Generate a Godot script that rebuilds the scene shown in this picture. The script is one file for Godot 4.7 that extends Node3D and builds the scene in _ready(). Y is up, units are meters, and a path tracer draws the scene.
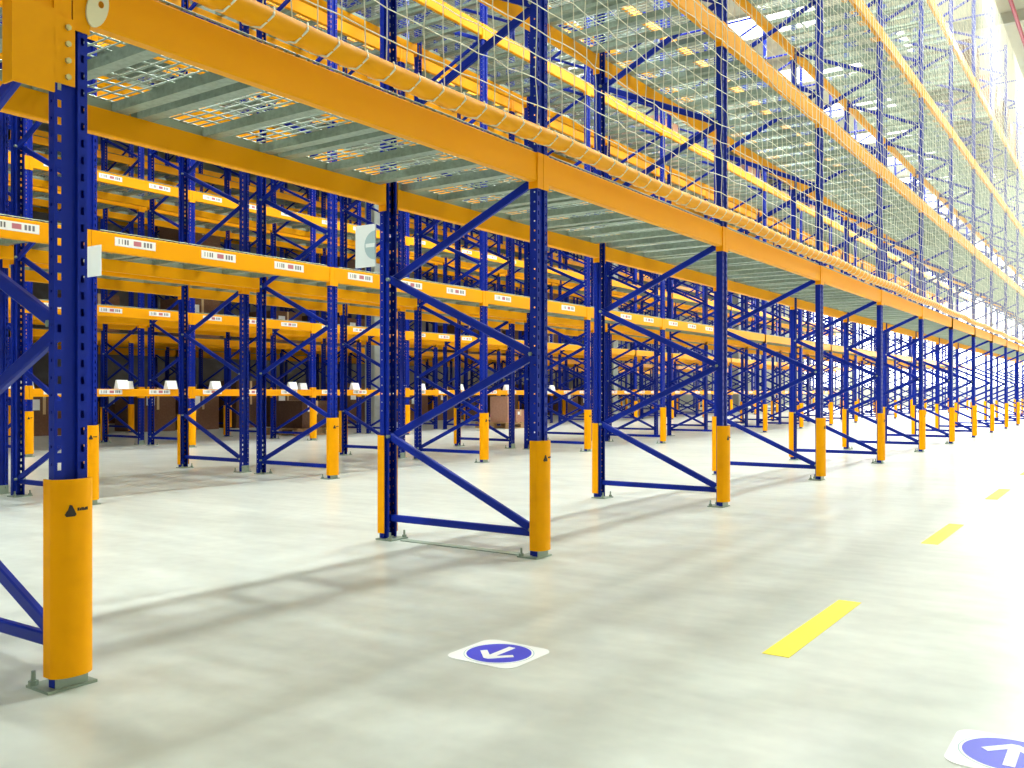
extends Node3D
# A high-bay warehouse: blue pallet rack frames with orange beams, wire decks, yellow column guards.
# World: x to the open aisle, -z along the racks (s = -z), y up. The front face of the nearest row is x = 0.

const F := 910.49            # focal length in pixels of a 1024 x 768 frame
const CAM := Vector3(2.5715, 0.8634, 0.0)
const YAW := 0.60268         # the racks run this far to the right of the lens axis
const S0 := 1.4625           # first frame of the nearest row
const BAY := 2.55484
const DEEP := 1.1
const TOP := 9.12
const BEAM := 0.15
const LEDGE := 0.108
const ORD := ["zeroth", "first", "second", "third", "fourth", "fifth", "sixth", "seventh", "eighth", "ninth", "tenth", "eleventh", "twelfth", "thirteenth", "fourteenth", "fifteenth", "sixteenth", "seventeenth", "eighteenth", "nineteenth", "twentieth", "twenty-first", "twenty-second", "twenty-third", "twenty-fourth", "twenty-fifth", "twenty-sixth", "twenty-seventh", "twenty-eighth", "twenty-ninth", "thirtieth"]
const LEVEL_WORD := ["level one", "level two", "level three", "level four"]

var M := {}
var K := {}        # shared meshes
var taken := {}
var rng := RandomNumberGenerator.new()
var rows := []

# ---------------------------------------------------------------- helpers
func numbered(called: String) -> String:
	if not taken.has(called):
		taken[called] = 0
		return called
	taken[called] += 1
	return "%s_%03d" % [called, taken[called]]

func thing(called: String, label: String, category: String, at := Vector3.ZERO, turn := 0.0, group := "") -> Node3D:
	var o := Node3D.new()
	o.name = numbered(called)
	add_child(o)
	o.position = at
	o.rotation.y = turn
	tag(o, label, category, group)
	return o

func tag(o: Node, label: String, category: String, group := "", kind := "") -> void:
	if label: o.set_meta("label", label)
	if category: o.set_meta("category", category)
	if group: o.set_meta("group", group)
	if kind: o.set_meta("kind", kind)

func part(called: String, mesh: Mesh, m: Material, parent: Node3D, at := Vector3.ZERO, basis := Basis()) -> MeshInstance3D:
	var o := MeshInstance3D.new()
	o.name = called if parent != self else numbered(called)
	o.mesh = mesh
	o.material_override = m
	o.transform = Transform3D(basis, at)
	parent.add_child(o, true)
	return o

func struct(called: String, mesh: Mesh, m: Material, at := Vector3.ZERO, parent: Node3D = null) -> MeshInstance3D:
	var o := part(called, mesh, m, parent if parent else self, at)
	if parent == null: o.set_meta("kind", "structure")
	return o

func new_st() -> SurfaceTool:
	var st := SurfaceTool.new()
	st.begin(Mesh.PRIMITIVE_TRIANGLES)
	st.set_smooth_group(-1)
	return st

func done(st: SurfaceTool) -> ArrayMesh:
	st.generate_normals()
	return st.commit()

func quad(st: SurfaceTool, a: Vector3, b: Vector3, c: Vector3, d: Vector3) -> void:
	for v in [a, b, c, a, c, d]: st.add_vertex(v)

func face(st: SurfaceTool, c: Vector3, u: Vector3, v: Vector3) -> void:   # looks along u x v
	quad(st, c - u - v, c - u + v, c + u + v, c + u - v)

func box(st: SurfaceTool, lo: Vector3, hi: Vector3) -> void:
	var c := (lo + hi) * 0.5
	var h := (hi - lo) * 0.5
	oriented(st, c, Vector3(h.x, 0, 0), Vector3(0, h.y, 0), Vector3(0, 0, h.z))

func oriented(st: SurfaceTool, c: Vector3, x: Vector3, y: Vector3, z: Vector3) -> void:
	face(st, c + x, y, z); face(st, c - x, z, y)
	face(st, c + y, z, x); face(st, c - y, x, z)
	face(st, c + z, x, y); face(st, c - z, y, x)

func chamfered(st: SurfaceTool, lo: Vector3, hi: Vector3, r: float) -> void:
	# a box whose four long (z) edges are cut
	var p := PackedVector2Array([Vector2(lo.x + r, lo.y), Vector2(hi.x - r, lo.y), Vector2(hi.x, lo.y + r), Vector2(hi.x, hi.y - r), Vector2(hi.x - r, hi.y), Vector2(lo.x + r, hi.y), Vector2(lo.x, hi.y - r), Vector2(lo.x, lo.y + r)])
	extrude_z(st, p, lo.z, hi.z)

func extrude_z(st: SurfaceTool, p: PackedVector2Array, z0: float, z1: float) -> void:
	# p runs counter-clockwise in xy
	var n := p.size()
	for i in n:
		var a := p[i]
		var b := p[(i + 1) % n]
		quad(st, Vector3(a.x, a.y, z1), Vector3(a.x, a.y, z0), Vector3(b.x, b.y, z0), Vector3(b.x, b.y, z1))
	var t := Geometry2D.triangulate_polygon(p)
	for i in range(0, t.size(), 3):
		var q := [p[t[i]], p[t[i + 1]], p[t[i + 2]]]
		if (q[1] - q[0]).cross(q[2] - q[0]) < 0: q = [q[0], q[2], q[1]]
		for j in [0, 2, 1]: st.add_vertex(Vector3(q[j].x, q[j].y, z1))
		for j in [0, 1, 2]: st.add_vertex(Vector3(q[j].x, q[j].y, z0))

func flat_prism(p: PackedVector2Array, thick: float) -> ArrayMesh:
	# p lies on the floor as (x, s); counter-clockwise seen from above means x right, s up
	var st := new_st()
	var n := p.size()
	for i in n:
		var a := p[i]
		var b := p[(i + 1) % n]
		quad(st, Vector3(a.x, 0, -a.y), Vector3(a.x, thick, -a.y), Vector3(b.x, thick, -b.y), Vector3(b.x, 0, -b.y))
	var t := Geometry2D.triangulate_polygon(p)
	for i in range(0, t.size(), 3):
		var q := [p[t[i]], p[t[i + 1]], p[t[i + 2]]]
		if (q[1] - q[0]).cross(q[2] - q[0]) < 0: q = [q[0], q[2], q[1]]
		for j in [0, 2, 1]: st.add_vertex(Vector3(q[j].x, thick, -q[j].y))
	return done(st)

func rod(st: SurfaceTool, a: Vector3, b: Vector3, r: float, sides := 4, turn := 0.0) -> void:
	var d := (b - a).normalized()
	var u := d.cross(Vector3.UP if absf(d.y) < 0.9 else Vector3.RIGHT).normalized()
	var v := d.cross(u)
	for i in sides:
		var t0 := TAU * i / sides + turn
		var t1 := TAU * (i + 1) / sides + turn
		var p := (u * cos(t0) + v * sin(t0)) * r
		var q := (u * cos(t1) + v * sin(t1)) * r
		quad(st, a + p, b + p, b + q, a + q)

func lathe(st: SurfaceTool, prof: Array, sides: int, at := Vector3.ZERO) -> void:   # prof: Vector2(radius, y) from bottom to top
	for i in prof.size() - 1:
		for j in sides:
			var t0 := TAU * j / sides
			var t1 := TAU * (j + 1) / sides
			var a: Vector2 = prof[i]
			var b: Vector2 = prof[i + 1]
			quad(st, at + Vector3(a.x * cos(t0), a.y, a.x * sin(t0)), at + Vector3(b.x * cos(t0), b.y, b.x * sin(t0)), at + Vector3(b.x * cos(t1), b.y, b.x * sin(t1)), at + Vector3(a.x * cos(t1), a.y, a.x * sin(t1)))

func tube(st: SurfaceTool, pts: PackedVector3Array, r: float, sides := 8) -> void:
	st.set_smooth_group(1)
	for i in pts.size() - 1: rod(st, pts[i], pts[i + 1], r, sides)
	st.set_smooth_group(-1)

# where a point falls in the frame (only to rank the repeats by how large they show)
func pixel(p: Vector3) -> Vector3:
	var d := p - CAM
	var w := -d.x * sin(YAW) - d.z * cos(YAW)
	var r := d.x * cos(YAW) - d.z * sin(YAW)
	if w < 0.3: return Vector3(-9999, 0, -1)
	return Vector3(512.0 + F * r / w, 392.5 - F * d.y / w, w)

func shows(lo: Vector3, hi: Vector3) -> float:
	var a := Vector2(1e9, 1e9)
	var b := Vector2(-1e9, -1e9)
	var behind := 0
	for i in 8:
		var p := pixel(Vector3(lo.x if i & 1 else hi.x, lo.y if i & 2 else hi.y, lo.z if i & 4 else hi.z))
		if p.z < 0:
			behind += 1
			continue
		a = a.min(Vector2(p.x, p.y)); b = b.max(Vector2(p.x, p.y))
	if behind == 8: return 0.0
	a = a.max(Vector2.ZERO); b = b.min(Vector2(1024, 768))
	if a.x >= b.x or a.y >= b.y: return 0.0
	return (b.x - a.x) * (b.y - a.y)

func paint(c: Color, rough := 0.45, metal := 0.0) -> StandardMaterial3D:
	var m := StandardMaterial3D.new()
	m.albedo_color = c
	m.roughness = rough
	m.metallic = metal
	return m

func noise_tex(freq: float, stops: Array, size := 512, seed_ := 1, octaves := 4, stretch := false) -> NoiseTexture2D:
	var n := FastNoiseLite.new()
	n.noise_type = FastNoiseLite.TYPE_SIMPLEX_SMOOTH
	n.seed = seed_
	n.frequency = freq
	n.fractal_octaves = octaves
	var g := Gradient.new()
	var off := PackedFloat32Array()
	var col := PackedColorArray()
	for s in stops:
		off.append(s[0]); col.append(s[1])
	g.offsets = off
	g.colors = col
	var t := NoiseTexture2D.new()
	t.width = size
	t.height = size
	t.seamless = true
	t.noise = n
	t.color_ramp = g
	t.normalize = true
	return t

func grainy(base: Color, spread: float, freq: float, scale: float, rough: float, metal := 0.0, seed_ := 1) -> StandardMaterial3D:
	var m := paint(Color.WHITE, rough, metal)
	m.albedo_texture = noise_tex(freq, [[0.0, base.darkened(spread)], [0.5, base], [1.0, base.lightened(spread)]], 256, seed_)
	m.uv1_triplanar = true
	m.uv1_scale = Vector3.ONE * scale
	return m

# ---------------------------------------------------------------- start
func _ready() -> void:
	rng.seed = 4711
	set_view()
	set_light()
	make_materials()
	make_shell()
	make_meshes()
	plan_goods()
	make_rows()
	make_net()
	make_floor_marks()
	make_lamps()
	make_goods()
	make_small_things()

func set_view() -> void:
	var cam := Camera3D.new()
	cam.name = "camera"
	add_child(cam)
	cam.position = CAM
	cam.rotation.y = YAW
	var near := 0.05
	cam.set_frustum(near * 768.0 / F, Vector2(0, near * 8.46 / F), near, 300.0)
	cam.current = true

func set_light() -> void:
	var env := Environment.new()
	env.background_mode = Environment.BG_SKY
	var sky := Sky.new()
	var sm := ProceduralSkyMaterial.new()
	sm.sky_top_color = Color(0.75, 0.8, 0.85)
	sm.sky_horizon_color = Color(0.85, 0.88, 0.9)
	sm.ground_bottom_color = Color(0.5, 0.5, 0.5)
	sm.ground_horizon_color = Color(0.8, 0.8, 0.8)
	sky.sky_material = sm
	env.sky = sky
	env.ambient_light_source = Environment.AMBIENT_SOURCE_DISABLED
	env.tonemap_mode = Environment.TONE_MAPPER_LINEAR
	env.tonemap_exposure = 0.93
	env.sdfgi_enabled = true
	env.ssao_enabled = true
	env.ssil_enabled = true
	var we := WorldEnvironment.new()
	we.name = "environment"
	we.environment = env
	add_child(we)

const LAMP_POWER := 42.0
const BATTEN_POWER := 14.0
const SKYLIGHT_POWER := 45.0
const WINDOW_POWER := 60.0

func make_materials() -> void:
	M.blue = paint(Color8(9, 37, 150), 0.42)
	M.blue.metallic_specular = 0.3
	M.orange = paint(Color8(243, 162, 0), 0.45)
	M.orange.metallic_specular = 0.25
	M.guard = grainy(Color8(252, 168, 0), 0.03, 0.02, 1.5, 0.55, 0.0, 3)
	M.guard.metallic_specular = 0.2
	M.zinc = grainy(Color8(142, 156, 140), 0.1, 0.03, 3.0, 0.45, 0.35, 5)
	M.zinc_plain = paint(Color8(150, 164, 148), 0.45, 0.35)
	M.bolt = paint(Color8(196, 186, 130), 0.35, 0.7)
	M.cord = paint(Color8(232, 228, 205), 0.8)
	M.white = paint(Color8(245, 245, 242), 0.6)
	M.card = paint(Color8(226, 232, 232), 0.6)
	M.card_mark = paint(Color8(168, 190, 194), 0.6)
	M.sign_blue = paint(Color8(62, 66, 214), 0.5)
	M.yellow_line = paint(Color8(250, 226, 30), 0.6)
	M.black = paint(Color8(40, 26, 8), 0.6)
	M.cream = paint(Color8(226, 218, 178), 0.6)
	M.red = paint(Color8(176, 60, 78), 0.5)
	M.column = grainy(Color8(196, 204, 196), 0.06, 0.02, 0.8, 0.8, 0.0, 9)
	M.roof = grainy(Color8(206, 208, 190), 0.05, 0.02, 0.25, 0.8, 0.0, 7)
	M.steel = paint(Color8(190, 194, 180), 0.6)
	M.wall = grainy(Color8(205, 205, 195), 0.06, 0.02, 0.2, 0.8, 0.0, 8)
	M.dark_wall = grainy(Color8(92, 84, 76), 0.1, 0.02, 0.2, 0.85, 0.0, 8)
	M.lamp_body = paint(Color8(120, 124, 128), 0.4, 0.5)
	M.carton = []
	for i in 4:
		M.carton.append(grainy([Color8(112, 76, 52), Color8(188, 142, 116), Color8(92, 62, 44), Color8(176, 130, 104)][i], 0.06, 0.03, 2.0, 0.85, 0.0, 11 + i))
	M.tape = paint(Color8(206, 176, 130), 0.3)
	M.wood = grainy(Color8(170, 134, 88), 0.15, 0.05, 2.0, 0.85, 0.0, 21)
	M.glow = paint(Color8(255, 255, 250), 0.5)
	M.glow.emission_enabled = true
	M.glow.emission = Color(0.95, 0.99, 0.98)
	M.glow.emission_energy_multiplier = 6.0
	M.opal = paint(Color8(250, 252, 255), 0.5)
	M.opal.emission_enabled = true
	M.opal.emission = Color(0.96, 0.98, 1.0)
	M.opal.emission_energy_multiplier = 3.0
	# concrete: pale power-trowelled slab with cloudy patches and fine speckle
	var fl := paint(Color.WHITE, 0.28)
	var im := Image.create(1024, 1024, false, Image.FORMAT_RGB8)
	var a := FastNoiseLite.new()
	a.seed = 31; a.frequency = 0.006; a.fractal_octaves = 5; a.noise_type = FastNoiseLite.TYPE_SIMPLEX_SMOOTH
	var b := FastNoiseLite.new()
	b.seed = 32; b.frequency = 0.05; b.fractal_octaves = 3
	var w := FastNoiseLite.new()
	w.seed = 33; w.frequency = 0.02; w.fractal_octaves = 3
	for y in 1024:
		for x in 1024:
			# blend to make the tile seamless
			var u := x / 1024.0
			var v := y / 1024.0
			var q := tile(a, x, y, u, v, 1.0, 1.0)
			var r := tile(b, x, y, u, v, 1.0, 1.0)
			var t := tile(w, x, y, u, v, 0.35, 1.6)
			var g := 0.82 + 0.05 * q + 0.025 * r + 0.04 * t
			im.set_pixel(x, y, Color(g * 0.985, g * 1.0, g * 0.955))
	var tex := ImageTexture.create_from_image(im)
	fl.albedo_texture = tex
	fl.uv1_triplanar = true
	fl.uv1_world_triplanar = true
	fl.uv1_scale = Vector3.ONE * 0.16
	M.floor = fl
	# printed location label: bars of black and red on white
	var li := Image.create(64, 16, false, Image.FORMAT_RGB8)
	li.fill(Color(0.93, 0.92, 0.9))
	var rr := RandomNumberGenerator.new()
	rr.seed = 5
	for x in range(4, 26):
		if rr.randf() < 0.5: li.fill_rect(Rect2i(x, 3, 1, 9), Color(0.35, 0.33, 0.33))
	li.fill_rect(Rect2i(29, 3, 12, 9), Color(0.74, 0.42, 0.46))
	for x in range(45, 60, 5):
		li.fill_rect(Rect2i(x, 3, 3, 9), Color(0.42, 0.4, 0.42))
	M.label = paint(Color.WHITE, 0.5)
	M.label.albedo_texture = ImageTexture.create_from_image(li)

func tile(n: FastNoiseLite, x: int, y: int, u: float, v: float, kx: float, ky: float) -> float:
	var e := 1024.0
	var fu := clampf((u - 0.75) * 4.0, 0, 1)
	var fv := clampf((v - 0.75) * 4.0, 0, 1)
	var p := n.get_noise_2d(x * kx, y * ky)
	var q := n.get_noise_2d((x - e) * kx, y * ky) if fu > 0 else p
	var top := lerpf(p, q, fu)
	if fv <= 0: return top
	var r := n.get_noise_2d(x * kx, (y - e) * ky)
	var s := n.get_noise_2d((x - e) * kx, (y - e) * ky) if fu > 0 else r
	return lerpf(top, lerpf(r, s, fu), fv)

# ---------------------------------------------------------------- the hall
const XL := -32.0
const XR := 9.0
const ZN := 9.0
const ZF := -60.0
const ROOF := 10.8
const SKY_S := [11.0, 15.3, 19.6, 24.0, 28.4, 32.7, 37.0, 41.3, 45.6, 50.0, 54.3]

func make_shell() -> void:
	var st := new_st()
	box(st, Vector3(XL - 0.3, -0.3, ZF - 0.3), Vector3(XR + 0.3, 0, ZN + 0.3))
	struct("floor", done(st), M.floor)
	st = new_st()
	box(st, Vector3(XL - 0.3, ROOF, ZF - 0.3), Vector3(XR + 0.3, ROOF + 0.3, ZN + 0.3))
	struct("ceiling", done(st), M.roof)
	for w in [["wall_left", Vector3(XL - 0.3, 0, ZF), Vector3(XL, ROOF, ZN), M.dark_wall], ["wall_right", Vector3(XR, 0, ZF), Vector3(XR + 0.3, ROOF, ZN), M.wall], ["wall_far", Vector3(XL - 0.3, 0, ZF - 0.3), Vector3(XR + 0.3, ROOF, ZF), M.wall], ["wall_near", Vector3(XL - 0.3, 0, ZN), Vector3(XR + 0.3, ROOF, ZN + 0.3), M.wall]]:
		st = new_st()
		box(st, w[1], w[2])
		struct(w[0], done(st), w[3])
	# roof trusses across the hall and purlins along it
	st = new_st()
	chamfered(st, Vector3(-0.09, -0.3, 0), Vector3(0.09, 0, XR - XL), 0.01)
	var cross := done(st)
	for i in 5:
		struct("trim_%d" % (i + 10), cross, M.steel, Vector3(XL, ROOF, -3.0 - 12.0 * i)).rotation.y = PI / 2
	st = new_st()
	chamfered(st, Vector3(-0.04, -0.14, 0), Vector3(0.04, 0, ZN - ZF), 0.01)
	var along := done(st)
	for i in 14:
		struct("trim_%d" % (i + 20), along, M.steel, Vector3(-30.0 + 2.8 * i, ROOF, ZF))
	# translucent daylight panels in the end wall
	st = new_st()
	box(st, Vector3(-1.42, 0, -0.02), Vector3(1.42, 8.6, 0.02))
	var sheet := done(st)
	st = new_st()
	for x in [-1.46, 1.46]: box(st, Vector3(x - 0.04, -0.05, -0.04), Vector3(x + 0.04, 8.65, 0.06))
	for y in [-0.025, 2.9, 5.8, 8.62]: box(st, Vector3(-1.42, y - 0.025, -0.03), Vector3(1.42, y + 0.025, 0.05))
	var bars := done(st)
	for i in 7:
		var wdw := struct("window_%d" % (i + 1), bars, M.steel, Vector3(-14.0 + 3.0 * i, 1.2, ZF + 0.06))
		part("pane", sheet, M.opal, wdw)
		var dl := AreaLight3D.new()
		dl.name = "daylight"
		dl.area_size = Vector2(2.8, 8.5)
		dl.light_energy = WINDOW_POWER
		dl.light_color = Color(0.98, 0.98, 1.0)
		dl.shadow_enabled = true
		dl.rotation.y = PI
		dl.position = Vector3(0, 4.3, 0.1)
		wdw.add_child(dl)
	# roof lights over the second rack row
	st = new_st()
	for s in [-1, 1]:
		box(st, Vector3(-1.25, -0.06, 0.8 * s - 0.04), Vector3(1.25, 0.0, 0.8 * s + 0.04))
		box(st, Vector3(1.29 * s - 0.04, -0.06, -0.84), Vector3(1.29 * s + 0.04, 0.0, 0.84))
	var frame := done(st)
	st = new_st()
	box(st, Vector3(-1.25, -0.03, -0.76), Vector3(1.25, -0.01, 0.76))
	var pane := done(st)
	for i in SKY_S.size():
		var t := thing("roof_light", "white glowing roof light, %s of the line above the back-to-back racks" % ORD[i + 1], "skylight", Vector3(-5.55, ROOF, -SKY_S[i]), 0, "roof lights")
		part("frame", frame, M.steel, t)
		part("pane", pane, M.opal, t)
		var l := AreaLight3D.new()
		l.name = "daylight"
		l.area_size = Vector2(2.4, 1.5)
		l.light_energy = SKYLIGHT_POWER
		l.light_color = Color(0.96, 0.98, 1.0)
		l.shadow_enabled = true
		l.rotation.x = -PI / 2
		l.position.y = -0.05
		t.add_child(l)

# ---------------------------------------------------------------- shared meshes
func holed(st: SurfaceTool, o: Vector3, u: Vector3, width: float, at: float, hw: float, hh: float, height: float) -> void:
	# a sheet from o along u, height up, with a column of holes centred at `at`, every 50 mm
	var up := Vector3(0, height, 0)
	var a := o + u * (at - hw / 2)
	var b := o + u * (at + hw / 2)
	quad(st, o, o + up, a + up, a)
	quad(st, b, b + up, o + u * width + up, o + u * width)
	var y := 0.0
	while y < height:
		var y1 := minf(y + 0.05 - hh, height)
		quad(st, a + Vector3(0, y, 0), a + Vector3(0, y1, 0), b + Vector3(0, y1, 0), b + Vector3(0, y, 0))
		y += 0.05

func make_upright(height: float) -> ArrayMesh:
	# omega section, front face at x = 0 looking along +x, open behind
	var st := new_st()
	var V := Vector3(0, 0.01, 0)
	for s in [-1.0, 1.0]:
		var z := Vector3(0, 0, -s)
		holed(st, Vector3(0, 0.01, 0.05 * s), z, 0.03, 0.015, 0.011, 0.022, height)     # face flats
		holed(st, Vector3(-0.03, 0.01, 0.05 * s), Vector3(1, 0, 0), 0.03, 0.014, 0.008, 0.008, height)   # side
		var up := Vector3(0, height, 0)
		var p := Vector3(0, 0.01, 0.02 * s)
		quad(st, p, p + up, p + up + Vector3(-0.012, 0, 0), p + Vector3(-0.012, 0, 0))       # wall of the groove
		p = Vector3(-0.03, 0.01, 0.05 * s)
		var q := Vector3(-0.03, 0.01, 0.036 * s)
		quad(st, p, p + up, q + up, q)                                                        # step
		var e := Vector3(-0.054, 0.01, 0.036 * s)
		quad(st, q, q + up, e + up, e)                                                        # inner lip
		var g := Vector3(-0.054, 0.01, 0.026 * s)
		quad(st, e, e + up, g + up, g)
	var t := Vector3(0, height, 0)
	quad(st, Vector3(-0.012, 0.01, 0.02), Vector3(-0.012, 0.01, 0.02) + t, Vector3(-0.012, 0.01, -0.02) + t, Vector3(-0.012, 0.01, -0.02))
	return done(st)

func guard_x(z: float) -> float:
	return 0.010 + 0.024 * (1.0 - pow(absf(z) / 0.060, 2.6))

func make_guard() -> ArrayMesh:
	# rounded plastic shell clipped over the face of an upright: outline in (x, z)
	var outer := PackedVector2Array([Vector2(-0.04, -0.061), Vector2(0.002, -0.063), Vector2(0.006, -0.061)])
	for i in 13:
		var z := lerpf(-0.060, 0.060, i / 12.0)
		outer.append(Vector2(guard_x(z), z))
	outer.append_array(PackedVector2Array([Vector2(0.006, 0.061), Vector2(0.002, 0.063), Vector2(-0.04, 0.061)]))
	var inner := PackedVector2Array()
	for p in outer: inner.append(Vector2(p.x - (0.007 if absf(p.y) < 0.06 else 0.0), p.y * 0.9))
	var st := new_st()
	var y0 := 0.04
	var y1 := 0.612
	var n := outer.size()
	for i in n - 1:
		var a := outer[i]
		var b := outer[i + 1]
		var c := inner[i]
		var d := inner[i + 1]
		st.set_smooth_group(1 if i >= 2 and i < n - 3 else -1)
		quad(st, Vector3(b.x, y0, b.y), Vector3(b.x, y1, b.y), Vector3(a.x, y1, a.y), Vector3(a.x, y0, a.y))
		st.set_smooth_group(-1)
		quad(st, Vector3(c.x, y0, c.y), Vector3(c.x, y1, c.y), Vector3(d.x, y1, d.y), Vector3(d.x, y0, d.y))
		quad(st, Vector3(c.x, y1, c.y), Vector3(a.x, y1, a.y), Vector3(b.x, y1, b.y), Vector3(d.x, y1, d.y))
		quad(st, Vector3(a.x, y0, a.y), Vector3(c.x, y0, c.y), Vector3(d.x, y0, d.y), Vector3(b.x, y0, b.y))
	for e in [[outer[0], inner[0]], [inner[n - 1], outer[n - 1]]]:
		quad(st, Vector3(e[0].x, y0, e[0].y), Vector3(e[0].x, y1, e[0].y), Vector3(e[1].x, y1, e[1].y), Vector3(e[1].x, y0, e[1].y))
	return done(st)

func make_meshes() -> void:
	K.upright = make_upright(TOP - 0.01)
	K.guard = make_guard()
	# foot: floor plate, bracket round the upright, anchor
	var st := new_st()
	box(st, Vector3(-0.11, 0, -0.075), Vector3(0.012, 0.008, 0.075))
	K.plate = done(st)
	st = new_st()
	box(st, Vector3(0.001, 0.008, -0.049), Vector3(0.006, 0.075, 0.049))
	K.bracket = done(st)
	st = new_st()
	lathe(st, [Vector2(0.014, 0.008), Vector2(0.014, 0.022), Vector2(0.007, 0.022), Vector2(0.006, 0.05), Vector2(0.0, 0.05)], 6)
	K.anchor = done(st)
	st = new_st()
	oriented(st, Vector3(-0.004, 0, 0), Vector3(0.006, 0, 0), Vector3(0, 0.008, 0), Vector3(0, 0, 0.008))
	K.stud = done(st)
	# bracing
	var rise := 0.46
	var run := DEEP - 0.1
	var dl := sqrt(rise * rise + run * run)
	st = new_st()
	chamfered(st, Vector3(-0.013, -0.022, -dl / 2 - 0.015), Vector3(0.013, 0.022, dl / 2 + 0.015), 0.005)
	K.diagonal = done(st)
	st = new_st()
	chamfered(st, Vector3(-0.013, -0.02, -run / 2 - 0.02), Vector3(0.013, 0.02, run / 2 + 0.02), 0.005)
	K.tie = done(st)
	st = new_st()
	lathe(st, [Vector2(0.0, -0.045), Vector2(0.011, -0.045), Vector2(0.011, 0.045), Vector2(0.0, 0.045)], 6)
	K.brace_bolt = done(st)
	# all bracing of a frame as one part, for frames too far to tell the bars apart
	st = new_st()
	for i in 20:
		st.append_from(K.diagonal if i < 19 else K.tie, 0, brace_at(i))
	st.append_from(K.tie, 0, brace_at(20))
	K.bracing = st.commit()
	st = new_st()
	for i in 20:
		st.append_from(K.diagonal if i < 19 else K.tie, 0, brace_at(i, true))
	st.append_from(K.tie, 0, brace_at(20))
	K.bracing_flip = st.commit()
	# beams
	var len := BAY - 0.102
	st = new_st()
	extrude_z(st, PackedVector2Array([Vector2(-0.044, 0), Vector2(-0.006, 0), Vector2(0, 0.006), Vector2(0, BEAM - 0.005), Vector2(-0.005, BEAM), Vector2(-0.022, BEAM), Vector2(-0.022, LEDGE), Vector2(-0.05, LEDGE), Vector2(-0.05, 0.006)]), -len / 2, len / 2)
	K.beam = done(st)
	st = new_st()
	chamfered(st, Vector3(-0.045, 0, -len / 2), Vector3(0.0, 0.11, len / 2), 0.006)
	K.low_beam = done(st)
	st = new_st()
	box(st, Vector3(0.0015, -0.035, 0.0), Vector3(0.0065, BEAM, 0.048))
	box(st, Vector3(-0.05, -0.035, -0.004), Vector3(0.0065, BEAM, 0.0))
	K.connector = done(st)       # far end: reaches along +z over half the upright
	# whole beam in one, for the distant ones
	st = new_st()
	st.append_from(K.beam, 0, Transform3D())
	st.append_from(K.connector, 0, Transform3D(Basis(), Vector3(0, 0, len / 2 + 0.001)))
	st.append_from(K.connector, 0, Transform3D(Basis(Vector3.FORWARD, 0).scaled(Vector3(1, 1, -1)), Vector3(0, 0, -len / 2 - 0.001)))
	K.beam_all = st.commit()
	# wire deck panel: 0.8 wide, as deep as the rack
	var pw := 0.79
	st = new_st()
	box(st, Vector3(-DEEP + 0.025, LEDGE - BEAM, -0.03), Vector3(-0.025, 0.001, 0.03))
	K.deck_bar = done(st)
	st = new_st()
	var i := 0
	while i <= 16:
		var z := -pw / 2 + pw * i / 16.0
		rod(st, Vector3(-0.004, 0.006, z), Vector3(-DEEP + 0.004, 0.006, z), 0.004)
		i += 1
	for j in 11:
		var x := -0.012 - (DEEP - 0.024) * j / 10.0
		rod(st, Vector3(x, 0.012, -pw / 2), Vector3(x, 0.012, pw / 2), 0.0045)
	K.wires = done(st)
	st = new_st()
	st.append_from(K.wires, 0, Transform3D())
	for j in 3: st.append_from(K.deck_bar, 0, Transform3D(Basis(), Vector3(0, 0, -0.34 + 0.34 * j)))
	var rails := new_st()
	box(rails, Vector3(-0.003, LEDGE - BEAM, -pw / 2), Vector3(0.003, 0.001, pw / 2))
	K.rail = done(rails)
	for x in [-0.028, -DEEP + 0.028]: st.append_from(K.rail, 0, Transform3D(Basis(), Vector3(x, 0, 0)))
	K.deck_all = st.commit()
	# location label
	st = SurfaceTool.new()
	st.begin(Mesh.PRIMITIVE_TRIANGLES)
	st.set_smooth_group(-1)
	var q := [Vector3(0.0012, -0.034, 0.18), Vector3(0.0012, 0.034, 0.18), Vector3(0.0012, 0.034, -0.18), Vector3(0.0012, -0.034, -0.18)]
	var uv := [Vector2(0, 1), Vector2(0, 0), Vector2(1, 0), Vector2(1, 1)]
	for k in [0, 1, 2, 0, 2, 3]:
		st.set_uv(uv[k]); st.add_vertex(q[k])
	for e in [[Vector3(0.0006, 0.034, 0), Vector3(0, 0, 0.18), Vector3(0.0006, 0, 0)], [Vector3(0.0006, -0.034, 0), Vector3(0.0006, 0, 0), Vector3(0, 0, 0.18)]]:
		st.set_uv(Vector2.ZERO)
		face(st, e[0], e[1], e[2])
	K.label = done(st)

func brace_at(i: int, flip := false) -> Transform3D:
	var rise := 0.46
	var run := DEEP - 0.1
	var mid := -DEEP / 2
	if i == 19: return Transform3D(Basis(Vector3.UP, PI / 2), Vector3(mid, 0.125, 0.0))
	if i == 20: return Transform3D(Basis(Vector3.UP, PI / 2), Vector3(mid, TOP - 0.12, 0.0))
	var a := Vector3(-0.05, 0.145 + rise * i, 0.0)
	var b := Vector3(-DEEP + 0.05, 0.145 + rise * (i + 1), 0.0)
	if (i % 2 == 1) != flip:
		a.x = -DEEP + 0.05
		b.x = -0.05
	var d := (b - a).normalized()
	var side := Vector3(0, 0, 1)
	var up := d.cross(side)
	var off := 0.012 if i % 2 == 0 else -0.014
	return Transform3D(Basis(side, up, -d) if side.cross(up).dot(-d) > 0 else Basis(side, up, d), (a + b) / 2 + Vector3(0, 0, off))

# ---------------------------------------------------------------- the racks
func frame_s(k: int, r := 0) -> float:
	return S0 + BAY * (k - 1) + (rows[r].ds if rows else 0.0)

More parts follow.
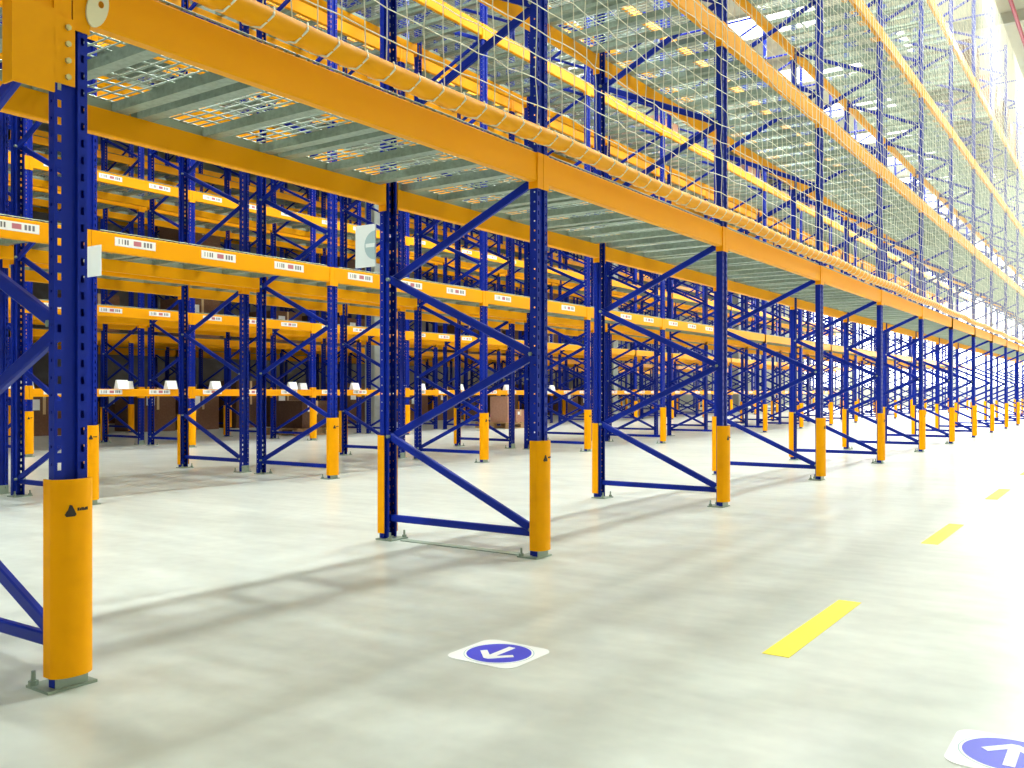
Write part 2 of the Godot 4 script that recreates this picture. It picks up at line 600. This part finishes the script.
func make_rows() -> void:
	# [front x, first frame, last frame, name, guard in front, guard behind]
	rows = [
		{"x": 0.0, "k0": 0, "k1": 16, "lv": [1.96, 3.50, 5.16, 6.72], "ds": 0.0, "called": "the nearest rack row", "gf": true, "gr": true},
		{"x": -4.04, "k0": 1, "k1": 20, "lv": [1.96, 3.60, 5.23, 6.85], "ds": -0.1, "called": "the second rack row", "gf": true, "gr": false},
		{"x": -5.38, "k0": 2, "k1": 20, "lv": [1.96, 3.60, 5.23, 6.85], "ds": -0.1, "called": "the third rack row", "gf": false, "gr": true},
		{"x": -9.66, "k0": 2, "k1": 20, "lv": [1.96, 3.88, 5.75, 7.50], "ds": -0.2, "called": "the fourth rack row", "gf": true, "gr": false},
		{"x": -11.0, "k0": 2, "k1": 20, "lv": [1.96, 3.88, 5.75, 7.50], "ds": -0.2, "called": "the fifth rack row", "gf": false, "gr": true},
		{"x": -15.25, "k0": 3, "k1": 20, "lv": [1.96, 3.88, 5.75, 7.50], "ds": -0.2, "called": "the sixth rack row", "gf": true, "gr": false},
		{"x": -16.6, "k0": 3, "k1": 20, "lv": [1.96, 3.88, 5.75, 7.50], "ds": -0.2, "called": "the seventh rack row", "gf": false, "gr": true},
		{"x": -20.85, "k0": 4, "k1": 20, "lv": [1.96, 3.88, 5.75, 7.50], "ds": -0.2, "called": "the rearmost rack row", "gf": true, "gr": false},
	]
	var beams := []
	var decks := []
	for r in rows.size():
		var R: Dictionary = rows[r]
		# count frames and bays from the first that shows
		var first := 99
		for k in range(R.k0, R.k1 + 1):
			if pixel(Vector3(R.x, 1, -frame_s(k, r))).x > -2.0:
				first = k
				break
		R.first = first
		R.k0 = maxi(R.k0, first - 1)
		for k in range(R.k0, R.k1 + 1):
			make_frame(r, k)
			if k == R.k1: continue
			var zc := -(frame_s(k, r) + BAY / 2)
			var nb: int = k - first + 2
			for lv in 4:
				for rear in [false, true]:
					beams.append({"r": r, "bay": nb, "lv": lv, "rear": rear, "z": zc, "y": R.lv[lv], "h": BEAM, "k": k})
				for p in 3:
					decks.append({"r": r, "bay": nb, "lv": lv, "p": p, "z": zc + 0.8 * (1 - p), "y": R.lv[lv] + BEAM, "k": k})
			if r == 3 or r == 4:
				for rear in [false, true]:
					if r == 4 and rear: continue
					beams.append({"r": r, "bay": nb, "lv": -1, "rear": rear, "z": zc, "y": 0.805, "h": 0.11, "k": k})
	for b in beams:
		var x: float = rows[b.r].x - (DEEP if b.rear else 0.0)
		b.score = shows(Vector3(x - 0.03, b.y, b.z - BAY / 2), Vector3(x + 0.03, b.y + b.h, b.z + BAY / 2)) * (1.0 if b.r < 4 else 0.6)
		if carries.has("%d/%d/%d" % [b.r, b.k, b.lv]): b.score = maxf(b.score, 1e5)
		if b.lv < 0: b.score = maxf(b.score, 30.0) * 4.0
	for d in decks:
		var x: float = rows[d.r].x
		d.score = shows(Vector3(x - DEEP, d.y - 0.03, d.z - 0.39), Vector3(x, d.y, d.z + 0.39))
		if carries.has("%d/%d/%d" % [d.r, d.k, d.lv]): d.score = maxf(d.score, 1e5)
	beams.sort_custom(func(p, q): return p.score > q.score)
	decks.sort_custom(func(p, q): return p.score > q.score)
	var rest := []
	for i in beams.size():
		var b: Dictionary = beams[i]
		if (i < 300 and b.score > 0.0) or b.lv < 0: make_beam(b)
		else: rest.append(Transform3D(Basis(Vector3.UP, PI if b.rear else 0.0), Vector3(rows[b.r].x - (DEEP if b.rear else 0.0), b.y, b.z)))
	multi("distant_beams", K.beam_all, M.orange, rest, "orange beams of the far bays and high levels, too small to tell apart", "beams")
	rest = []
	for i in decks.size():
		var d: Dictionary = decks[i]
		if i < 300 and d.score > 0.0: make_deck(d)
		else: rest.append(Transform3D(Basis(), Vector3(rows[d.r].x, d.y, d.z)))
	multi("distant_mesh_decks", K.deck_all, M.zinc_plain, rest, "galvanized mesh decks of the far bays and high levels, too small to tell apart", "decks")

func multi(called: String, mesh: Mesh, m: Material, at: Array, label: String, category: String) -> void:
	var mm := MultiMesh.new()
	mm.transform_format = MultiMesh.TRANSFORM_3D
	mm.mesh = mesh
	mm.instance_count = at.size()
	for i in at.size(): mm.set_instance_transform(i, at[i])
	var o := MultiMeshInstance3D.new()
	o.name = called
	o.multimesh = mm
	o.material_override = m
	add_child(o)
	tag(o, label, category, "", "stuff")

func frame_word(r: int, k: int) -> String:
	var n: int = k - rows[r].first + 1
	return ORD[n] if n > 0 else "one before the first"

func make_frame(r: int, k: int) -> void:
	var R: Dictionary = rows[r]
	var at := Vector3(R.x, 0, -frame_s(k, r))
	var w := pixel(at + Vector3(-0.5, 0, 0))
	var near: bool = w.z > 0 and w.z < 17.0
	var t := thing("upright_frame", "blue perforated upright frame with zigzag bracing, %s along %s" % [frame_word(r, k), R.called], "rack frame", at, 0, "upright frames of the racks")
	for s in 2:
		var at2 := Vector3(-DEEP * s, 0, 0)
		var turn := Basis(Vector3.UP, PI * s)
		var u := part("upright", K.upright, M.blue, t, at2, turn)
		var f := part("base_plate", K.plate, M.zinc_plain, t, at2, turn)
		if near:
			part("foot_bracket", K.bracket, M.zinc_plain, f)
			for z in [-0.03, 0.03]:
				part("stud", K.stud, M.zinc_plain, f, Vector3(0.012, 0.055, z))
			for z in [-0.063, 0.063]:
				part("anchor_bolt", K.anchor, M.zinc_plain, f, Vector3(-0.09, 0, z))
	if near or r == 0:
		for i in 21:
			var tr := brace_at(i, r % 2 == 1)
			part("diagonal_brace" if i < 19 else "horizontal_brace", K.diagonal if i < 19 else K.tie, M.blue, t, tr.origin, tr.basis)
		for i in 20:
			part("brace_bolt", K.brace_bolt, M.zinc_plain, t, Vector3(-0.05 if (i % 2 == 0) != (r % 2 == 1) else -DEEP + 0.05, 0.145 + 0.46 * i, 0), Basis(Vector3.RIGHT, PI / 2))
	else:
		var o := part("bracing", K.bracing_flip if r % 2 == 1 else K.bracing, M.blue, t)
		o.set_meta("kind", "stuff")
	if r == 0 and k == 2:
		var st := new_st()
		box(st, Vector3(-DEEP + 0.14, 0, -0.03), Vector3(-0.14, 0.005, 0.03))
		part("floor_strip", done(st), M.zinc_plain, t)
	for s in 2:
		if not (R.gf if s == 0 else R.gr): continue
		var side := "aisle-side" if s == 0 else "back"
		var g := thing("column_guard", "yellow plastic guard on %s foot of %s frame, %s" % [side, frame_word(r, k), R.called], "column guard", at + Vector3(-DEEP * s, 0, 0), PI * s, "yellow column guards")
		part("shell", K.guard, M.guard, g)
		if s == 0 and w.z > 0 and w.z < 14.0: emblem(g)

func emblem(g: Node3D) -> void:
	if not K.has("emblem"):
		var st := new_st()
		var x := guard_x(0.003) + 0.0006
		# drop-shaped mark
		tri_plate(st, PackedVector2Array([Vector2(0.012, 0.0), Vector2(-0.012, 0.0), Vector2(-0.016, 0.006), Vector2(-0.003, 0.032), Vector2(0.003, 0.034), Vector2(0.008, 0.02), Vector2(0.017, 0.006)]), x)
		K.emblem = done(st)
		st = new_st()
		for i in 5:
			var a := -0.019 - 0.007 * i
			tri_plate(st, PackedVector2Array([Vector2(a, 0.015), Vector2(a - 0.0055, 0.015), Vector2(a - 0.0055, 0.024), Vector2(a, 0.024 if i % 2 == 0 else 0.021)]), guard_x(a + 0.016) + 0.0012)
		K.wordmark = done(st)
	part("emblem", K.emblem, M.black, g, Vector3(0.0, 0.505, 0.019))
	part("wordmark", K.wordmark, M.black, g, Vector3(0.0, 0.505, 0.019))

func tri_plate(st: SurfaceTool, p: PackedVector2Array, x: float) -> void:
	# p in (z, y) on a face that looks along +x
	var t := Geometry2D.triangulate_polygon(p)
	for i in range(0, t.size(), 3):
		var q := [p[t[i]], p[t[i + 1]], p[t[i + 2]]]
		if (q[1] - q[0]).cross(q[2] - q[0]) < 0: q = [q[0], q[2], q[1]]
		for j in [0, 1, 2]: st.add_vertex(Vector3(x, q[j].y, q[j].x))
	for i in p.size():
		var a := p[i]
		var b := p[(i + 1) % p.size()]
		quad(st, Vector3(x, a.y, a.x), Vector3(x - 0.005, a.y, a.x), Vector3(x - 0.005, b.y, b.x), Vector3(x, b.y, b.x))

func make_beam(b: Dictionary) -> void:
	var R: Dictionary = rows[b.r]
	var side := "back" if b.rear else "aisle-side"
	var which: String = "low waist-height" if b.lv < 0 else LEVEL_WORD[b.lv]
	var bay: String = ORD[b.bay] if b.bay > 0 else "one before first"
	var t := thing("rack_beam", "orange %s beam, %s, %s bay of %s" % [side, which, bay, R.called], "beam", Vector3(R.x - (DEEP if b.rear else 0.0), b.y, b.z), PI if b.rear else 0.0, "orange rack beams")
	part("box_section", K.beam if b.lv >= 0 else K.low_beam, M.orange, t)
	var half := (BAY - 0.102) / 2 + 0.001
	part("end_connector", K.connector, M.orange, t, Vector3(0, 0, half))
	part("end_connector", K.connector, M.orange, t, Vector3(0, 0, -half), Basis(Vector3.UP, 0).scaled(Vector3(1, 1, -1)))
	if not b.rear and b.r in [1, 3] and b.lv <= 1:
		for j in 3:
			part("location_label", K.label, M.label, t, Vector3(0, b.h * 0.6, (1 - j) * 0.8 + 0.1))
	# the deep knee plate under the end of the nearest beam
	if b.r == 0 and not b.rear and b.lv == 0 and b.bay == 1:
		pass

func make_deck(d: Dictionary) -> void:
	var R: Dictionary = rows[d.r]
	var bay: String = ORD[d.bay] if d.bay > 0 else "one before first"
	var t := thing("mesh_deck", "%s galvanized wire mesh deck panel, %s, %s bay of %s" % [["nearest", "middle", "farthest"][d.p], LEVEL_WORD[d.lv], bay, R.called], "deck panel", Vector3(R.x, d.y, d.z), 0, "wire mesh deck panels")
	part("wire_mesh", K.wires, M.zinc_plain, t)
	for x in [-0.028, -DEEP + 0.028]: part("edge_rail", K.rail, M.zinc_plain, t, Vector3(x, 0, 0))
	for j in 3: part("support_bar", K.deck_bar, M.zinc, t, Vector3(0, 0, -0.34 + 0.34 * j))

# ---------------------------------------------------------------- safety net in front of the nearest row
func make_net() -> void:
	var x := 0.15
	var s0 := 1.45
	var s1 := 39.0
	var y0 := 2.134
	var y1 := 8.9
	var cell := 0.12
	var t := thing("safety_net", "white cord safety net hanging before the upper levels of the nearest racks", "net", Vector3(x, y0, -s0))
	var pts := PackedVector3Array()
	var n := int((s1 - s0) / 0.25)
	for i in n + 1:
		var s := (s1 - s0) * i / n
		var ph := fposmod(s + s0 - S0, BAY) / BAY
		pts.append(Vector3(0.0, -0.02 * sin(PI * ph), -s))
	var st := new_st()
	tube(st, pts, 0.042, 10)
	part("bottom_tube", done(st), M.orange, t)
	# cord lashed round the tube
	st = new_st()
	var prev := Vector3.ZERO
	var m := int((s1 - s0) / 0.03)
	for i in m + 1:
		var s := (s1 - s0) * i / m
		if s > 22.0: break
		var ph := fposmod(s + s0 - S0, BAY) / BAY
		var a := s / 0.15 * TAU
		var p := Vector3(0.0475 * cos(a), -0.02 * sin(PI * ph) + 0.0475 * sin(a), -s)
		if i > 0: rod(st, prev, p, 0.004, 4)
		prev = p
	part("lashing_cord", done(st), M.cord, t)
	# net: knots wander a little
	var na := int((s1 - s0) / cell)
	var nb := int((y1 - y0) / cell)
	var knots := []
	for i in na + 1:
		var col := PackedVector3Array()
		for j in nb + 1:
			var f := 1.0 if j > 0 else 0.2
			var s := i * cell
			var ph := fposmod(s + s0 - S0, BAY) / BAY
			var sag := -0.035 * sin(PI * ph) * (0.4 + 0.6 * (1.0 - float(j) / nb))
			col.append(Vector3(rng.randf_range(-0.008, 0.008) * f, j * cell + 0.03 + sag + rng.randf_range(-0.008, 0.008) * f, -s + rng.randf_range(-0.007, 0.007)))
		knots.append(col)
	st = new_st()
	for i in na + 1:
		for j in nb + 1:
			var a: Vector3 = knots[i][j]
			if j < nb: rod(st, a, knots[i][j + 1], 0.0028, 3, 0.5)
			if i < na: rod(st, a, knots[i + 1][j], 0.0028, 3, 0.5)
	var o := part("netting", done(st), M.cord, t)
	o.set_meta("kind", "stuff")

# ---------------------------------------------------------------- floor
func rounded(w: float, h: float, r: float) -> PackedVector2Array:
	var p := PackedVector2Array()
	for c in [[w / 2 - r, h / 2 - r, 0.0], [-w / 2 + r, h / 2 - r, PI / 2], [-w / 2 + r, -h / 2 + r, PI], [w / 2 - r, -h / 2 + r, PI * 1.5]]:
		for i in 7:
			var a: float = c[2] + PI / 2 * i / 6.0
			p.append(Vector2(c[0] + r * cos(a), c[1] + r * sin(a)))
	return p

func disc(r: float, n := 40) -> PackedVector2Array:
	var p := PackedVector2Array()
	for i in n: p.append(Vector2(cos(TAU * i / n), sin(TAU * i / n)) * r)
	return p

func make_floor_marks() -> void:
	var dash := flat_prism(rounded(0.09, 0.94, 0.002), 0.0015)
	var i := 0
	for s in [3.42, 6.09, 8.72, 11.35, 13.98, 16.6, 19.2, 21.8]:
		var o := part("lane_dash", dash, M.yellow_line, self, Vector3(1.59, 0.0002, -s))
		tag(o, "yellow painted lane dash on the concrete, %s in the line from the camera" % ORD[i + 1], "floor marking", "lane dashes")
		i += 1
	var plate := flat_prism(rounded(0.268, 0.262, 0.045), 0.0015)
	var ring := flat_prism(disc(0.117), 0.0006)
	var gap := flat_prism(disc(0.1145), 0.0006)
	var blue := flat_prism(disc(0.108), 0.0006)
	var ar := flat_prism(PackedVector2Array([Vector2(-0.013, -0.078), Vector2(0.013, -0.078), Vector2(0.013, 0.034), Vector2(0.052, -0.006), Vector2(0.068, 0.012), Vector2(0.009, 0.074), Vector2(-0.009, 0.074), Vector2(-0.068, 0.012), Vector2(-0.052, -0.006), Vector2(-0.013, 0.034)]), 0.0006)
	for d in [[0.83, 2.455, PI, "round blue arrow sticker on the floor, arrow pointing down beside the lane"], [2.325, 2.455, 0.0, "round blue arrow sticker cut by the frame edge, arrow pointing away"]]:
		var t := thing("floor_sticker", d[3], "floor sticker", Vector3(d[0], 0.0002, -d[1]), d[2], "arrow stickers on the floor")
		part("backing", plate, M.white, t)
		part("ring", ring, M.card_mark, t, Vector3(0, 0.0012, 0))
		part("ring_inside", gap, M.white, t, Vector3(0, 0.0015, 0))
		part("disc", blue, M.sign_blue, t, Vector3(0, 0.0018, 0))
		part("arrow", ar, M.white, t, Vector3(0, 0.0022, 0))

# ---------------------------------------------------------------- lamps
func make_lamps() -> void:
	var st := new_st()
	lathe(st, [Vector2(0.23, 0.0), Vector2(0.225, 0.05), Vector2(0.16, 0.2), Vector2(0.09, 0.26), Vector2(0.08, 0.42), Vector2(0.0, 0.43)], 16)
	lathe(st, [Vector2(0.21, 0.06), Vector2(0.23, 0.0)], 16)
	var bell := done(st)
	st = new_st()
	lathe(st, [Vector2(0.0, 0.0), Vector2(0.12, 0.004), Vector2(0.205, 0.03), Vector2(0.0, 0.03)], 16)
	var lens := done(st)
	st = new_st()
	rod(st, Vector3(0, 0.42, 0), Vector3(0, 1.1, 0), 0.012, 6)
	var cable := done(st)
	st = new_st()
	chamfered(st, Vector3(-0.1, 0.03, -0.75), Vector3(0.1, 0.11, 0.75), 0.02)
	var tray := done(st)
	st = new_st()
	chamfered(st, Vector3(-0.08, 0.0, -0.74), Vector3(0.08, 0.03, 0.74), 0.01)
	var strip := done(st)
	st = new_st()
	for z in [-0.6, 0.6]: rod(st, Vector3(0, 0.11, z), Vector3(0, 0.95, z), 0.008, 5)
	var hang := done(st)
	var aisles := [[1.6, 7.2, 8, 5.9, "the open lane"], [-2.5, -6.0, 10, 5.9, "the aisle behind the nearest racks"], [-8.1, 3.9, 5, 11.8, "the second aisle behind"]]
	for a in aisles:
		for i in a[2]:
			var s: float = a[1] + a[3] * i
			var t := thing("high_bay_lamp", "round glowing high-bay lamp, %s lamp above %s" % [ORD[i + 1], a[4]], "lamp", Vector3(a[0], 9.7, -s), 0, "high-bay lamps")
			part("housing", bell, M.lamp_body, t)
			part("lens", lens, M.glow, t)
			part("cable", cable, M.lamp_body, t)
			var l := AreaLight3D.new()
			l.name = "light"
			l.area_size = Vector2(0.4, 0.4)
			l.light_energy = LAMP_POWER
			l.light_color = Color(0.95, 0.99, 0.98)
			l.shadow_enabled = true
			l.rotation.x = -PI / 2
			l.position.y = -0.02
			t.add_child(l)
			var b := thing("batten_lamp", "long glowing batten lamp, %s batten above %s" % [ORD[i + 1], a[4]], "lamp", Vector3(a[0] + 0.15, 9.85, -s - 1.5), 0, "batten lamps")
			part("tray", tray, M.white, b)
			part("diffuser", strip, M.glow, b)
			part("hanger", hang, M.lamp_body, b)
			l = AreaLight3D.new()
			l.name = "light"
			l.area_size = Vector2(0.16, 1.48)
			l.light_energy = BATTEN_POWER
			l.light_color = Color(0.95, 0.99, 0.98)
			l.shadow_enabled = true
			l.rotation.x = -PI / 2
			l.position.y = -0.02
			b.add_child(l)

# ---------------------------------------------------------------- goods
var loads := []
var carries := {}

func plan_goods() -> void:
	var g := RandomNumberGenerator.new()
	g.seed = 77
	for spec in [[5, 4, 13, -1, 0.9], [5, 4, 12, 0, 0.5], [5, 5, 12, 1, 0.3], [7, 5, 10, -1, 0.7], [2, 6, 12, 2, 0.3], [2, 6, 13, 3, 0.3], [0, 8, 12, 3, 0.8]]:
		for k in range(spec[1], spec[2]):
			for h in 2:
				var take: bool = g.randf() < spec[4]
				var tall := g.randf_range(0.75, 1.15)
				if not take: continue
				loads.append({"r": spec[0], "k": k, "lv": spec[3], "h": h, "tall": tall})
				carries["%d/%d/%d" % [spec[0], k, spec[3]]] = true

func carton(at: Vector3, size: Vector3, kind: int, label: String, group: String) -> void:
	var t := thing("cardboard_box", label, "box", at, rng.randf_range(-0.03, 0.03), group)
	var st := new_st()
	box(st, Vector3(-size.x / 2, 0, -size.z / 2), Vector3(size.x / 2, size.y, size.z / 2))
	part("carton", done(st), M.carton[kind], t)
	st = new_st()
	box(st, Vector3(-size.x / 2 - 0.002, size.y * 0.5, -0.03), Vector3(size.x / 2 + 0.002, size.y + 0.002, 0.03))
	part("tape", done(st), M.tape, t)
	st = new_st()
	box(st, Vector3(size.x / 2, size.y * 0.6, size.z * 0.1), Vector3(size.x / 2 + 0.003, size.y * 0.85, size.z * 0.32))
	part("paper_label", done(st), M.white, t)

func pallet(at: Vector3, label: String) -> void:
	var t := thing("wooden_pallet", label, "pallet", at, 0, "pallets")
	if not K.has("pallet_board"):
		var st := new_st()
		box(st, Vector3(-0.5, 0.122, -0.05), Vector3(0.5, 0.144, 0.05))
		K.pallet_board = done(st)
		st = new_st()
		box(st, Vector3(-0.05, 0.0, -0.6), Vector3(0.05, 0.022, 0.6))
		for z in [-0.53, 0.0, 0.53]: box(st, Vector3(-0.05, 0.022, z - 0.07), Vector3(0.05, 0.1, z + 0.07))
		box(st, Vector3(-0.05, 0.1, -0.6), Vector3(0.05, 0.122, 0.6))
		K.pallet_skid = done(st)
	for i in 7: part("deck_board", K.pallet_board, M.wood, t, Vector3(0, 0, -0.54 + 0.18 * i))
	for x in [-0.44, 0.0, 0.44]: part("skid", K.pallet_skid, M.wood, t, Vector3(x, 0, 0))

func make_goods() -> void:
	var mid := -DEEP / 2
	# floor load seen under the waist-height beam
	pallet(Vector3(-10.2, 0, -18.3), "wooden pallet on the floor under two brown boxes, fourth rack row")
	carton(Vector3(-10.1, 0.144, -18.0), Vector3(0.5, 0.62, 0.3), 1, "tall brown cardboard box with white labels on the floor pallet", "boxes on the floor")
	carton(Vector3(-10.1, 0.144, -18.42), Vector3(0.5, 0.3, 0.42), 3, "short brown cardboard box beside the tall one on the floor pallet", "boxes on the floor")
	pallet(Vector3(-11.6, 0, -13.0), "wooden pallet on the floor under one wide tan box")
	carton(Vector3(-11.6, 0.144, -13.0), Vector3(0.8, 0.55, 0.8), 2, "wide tan cardboard box on a pallet behind the fourth rack row", "boxes on the floor")
	# loads on the racks
	for g in loads:
		var R: Dictionary = rows[g.r]
		var y: float = 0.0 if g.lv < 0 else R.lv[g.lv] + BEAM + 0.0165
		var z: float = -(frame_s(g.k, g.r) + BAY * (0.27 + 0.46 * g.h))
		var word: String = "at floor level" if g.lv < 0 else "on " + LEVEL_WORD[g.lv]
		var n: int = g.k - R.first + 2
		var lab := "%s brown carton load %s, %s bay of %s" % [["nearer", "farther"][g.h], word, ORD[n] if n > 0 else "before first", R.called]
		carton(Vector3(R.x + mid, y, z), Vector3(0.95, g.tall, rng.randf_range(0.85, 1.05)), (rng.randi() % 2) * (2 if g.r > 4 else 1) + (0 if g.r > 4 else 1), lab, "carton loads on the racks")

# ---------------------------------------------------------------- small things
func make_small_things() -> void:
	# folded white cards on the waist-height beam
	var st := new_st()
	extrude_z(st, PackedVector2Array([Vector2(-0.06, 0), Vector2(0.06, 0), Vector2(0.015, 0.13), Vector2(-0.015, 0.13)]), -0.085, 0.085)
	var tent := done(st)
	var i := 0
	for s in [6.17, 7.74, 8.56, 9.38, 11.0, 12.55, 14.5, 15.8, 17.6, 19.6]:
		i += 1
		var o := part("card_holder", tent, M.white, self, Vector3(-9.69, 0.915, -s))
		tag(o, "white folded card on the waist-height beam, %s from the left" % ORD[i], "card holder", "white cards on the low beam")
	i = 0
	for s in [6.9, 8.5, 12.2, 15.2]:
		i += 1
		var o := part("card_holder", tent, M.white, self, Vector3(-10.74, 0.915, -s))
		tag(o, "white folded card on the back low beam, %s from the left" % ORD[i], "card holder", "white cards on the low beam")
	# square white cards hung on uprights
	st = new_st()
	box(st, Vector3(-0.16, -0.125, -0.004), Vector3(0.0, 0.125, 0.004))
	var sheet := done(st)
	var half := PackedVector2Array()
	for j in 17:
		var a := PI / 2 + PI * j / 16.0
		half.append(Vector2(0.085 * cos(a), 0.085 * sin(a)))
	st = new_st()
	extrude_z(st, half, 0.004, 0.0055)
	var mark := done(st)
	st = new_st()
	box(st, Vector3(-0.075, -0.01, 0.0055), Vector3(0.0, 0.012, 0.0065))
	var bar := done(st)
	var t := thing("hanging_card", "white square card with pale disc on the second frame's back upright", "sign", Vector3(-DEEP - 0.02, 1.73, -frame_s(2) + 0.065))
	part("sheet", sheet, M.card, t)
	part("pale_disc", mark, M.card_mark, t)
	part("pale_bar", bar, M.card, t)
	t = thing("hanging_card", "small white card hung below the beam beside the nearest upright", "sign", Vector3(-3.94, 1.85, -frame_s(2, 1) + 0.062))
	st = new_st()
	box(st, Vector3(-0.12, -0.115, -0.004), Vector3(0.14, 0.115, 0.004))
	part("sheet", done(st), M.card, t)
	# oval tag on the nearest beam
	st = new_st()
	var outer := PackedVector2Array()
	for j in 24:
		var a := TAU * j / 24
		outer.append(Vector2(0.032 * cos(a), 0.062 * sin(a)))
	var hole := PackedVector2Array()
	for j in 24:
		var a := TAU * j / 24
		hole.append(Vector2(0.009 * cos(a) + 0.006, 0.011 * sin(a) + 0.016))
	for j in 24:
		var b := (j + 1) % 24
		quad(st, Vector3(outer[j].x, outer[j].y, 0.006), Vector3(hole[j].x, hole[j].y, 0.006), Vector3(hole[b].x, hole[b].y, 0.006), Vector3(outer[b].x, outer[b].y, 0.006))
		quad(st, Vector3(outer[j].x, outer[j].y, 0), Vector3(outer[j].x, outer[j].y, 0.006), Vector3(outer[b].x, outer[b].y, 0.006), Vector3(outer[b].x, outer[b].y, 0))
	var tagm := part("oval_tag", done(st), M.cream, self, Vector3(0.008, 2.01, -frame_s(1) - 0.075), Basis(Vector3.UP, PI / 2) * Basis(Vector3.BACK, -0.3))
	tag(tagm, "cream oval tag with a hole at the end of the nearest orange beam", "tag")
	# knee plate bolted under the near end of the lowest beam
	t = thing("knee_plate", "orange bolted knee plate beside the nearest blue upright", "bracket", Vector3(0.0, 1.725, -frame_s(1)))
	st = new_st()
	box(st, Vector3(0.007, 0.0, 0.055), Vector3(0.013, 0.24, 0.17))
	box(st, Vector3(0.007, 0.03, -0.005), Vector3(0.013, 0.225, 0.056))
	box(st, Vector3(-0.04, 0.0, 0.17), Vector3(0.013, 0.24, 0.176))
	part("plate", done(st), M.orange, t)
	st = new_st()
	lathe(st, [Vector2(0.009, 0.0), Vector2(0.009, 0.008), Vector2(0.0, 0.009)], 6)
	var head := done(st)
	for j in 4: part("bolt", head, M.bolt, t, Vector3(0.013, 0.052 + 0.048 * j, 0.018), Basis(Vector3.BACK, -PI / 2))
	# sprinkler main under the roof
	st = new_st()
	tube(st, PackedVector3Array([Vector3(0, 0, 0), Vector3(0, 0, -60)]), 0.05, 10)
	var pipe := thing("sprinkler_pipe", "red sprinkler pipe running along under the roof", "pipe", Vector3(-0.02, 10.5, 2.0))
	part("pipe_run", done(st), M.red, pipe)
	st = new_st()
	rod(st, Vector3(0, 0, 0), Vector3(0, 0.31, 0), 0.01, 5)
	var hang := done(st)
	for j in 9: part("hanger", hang, M.steel, pipe, Vector3(0, 0, -3.0 - 6.0 * j))
	# concrete column of the building
	st = new_st()
	chamfered(st, Vector3(-0.17, -0.17, 0), Vector3(0.17, 0.17, ROOF), 0.02)
	var post := done(st)
	for c in [[-12.6, 16.2], [-12.6, 28.2], [-12.6, 40.2]]:
		var o := part("building_column", post, M.column, self, Vector3(c[0], 0, -c[1]), Basis(Vector3.RIGHT, -PI / 2))
		o.name = "trim_%d" % (int(c[1]) / 12)
		o.set_meta("kind", "structure")
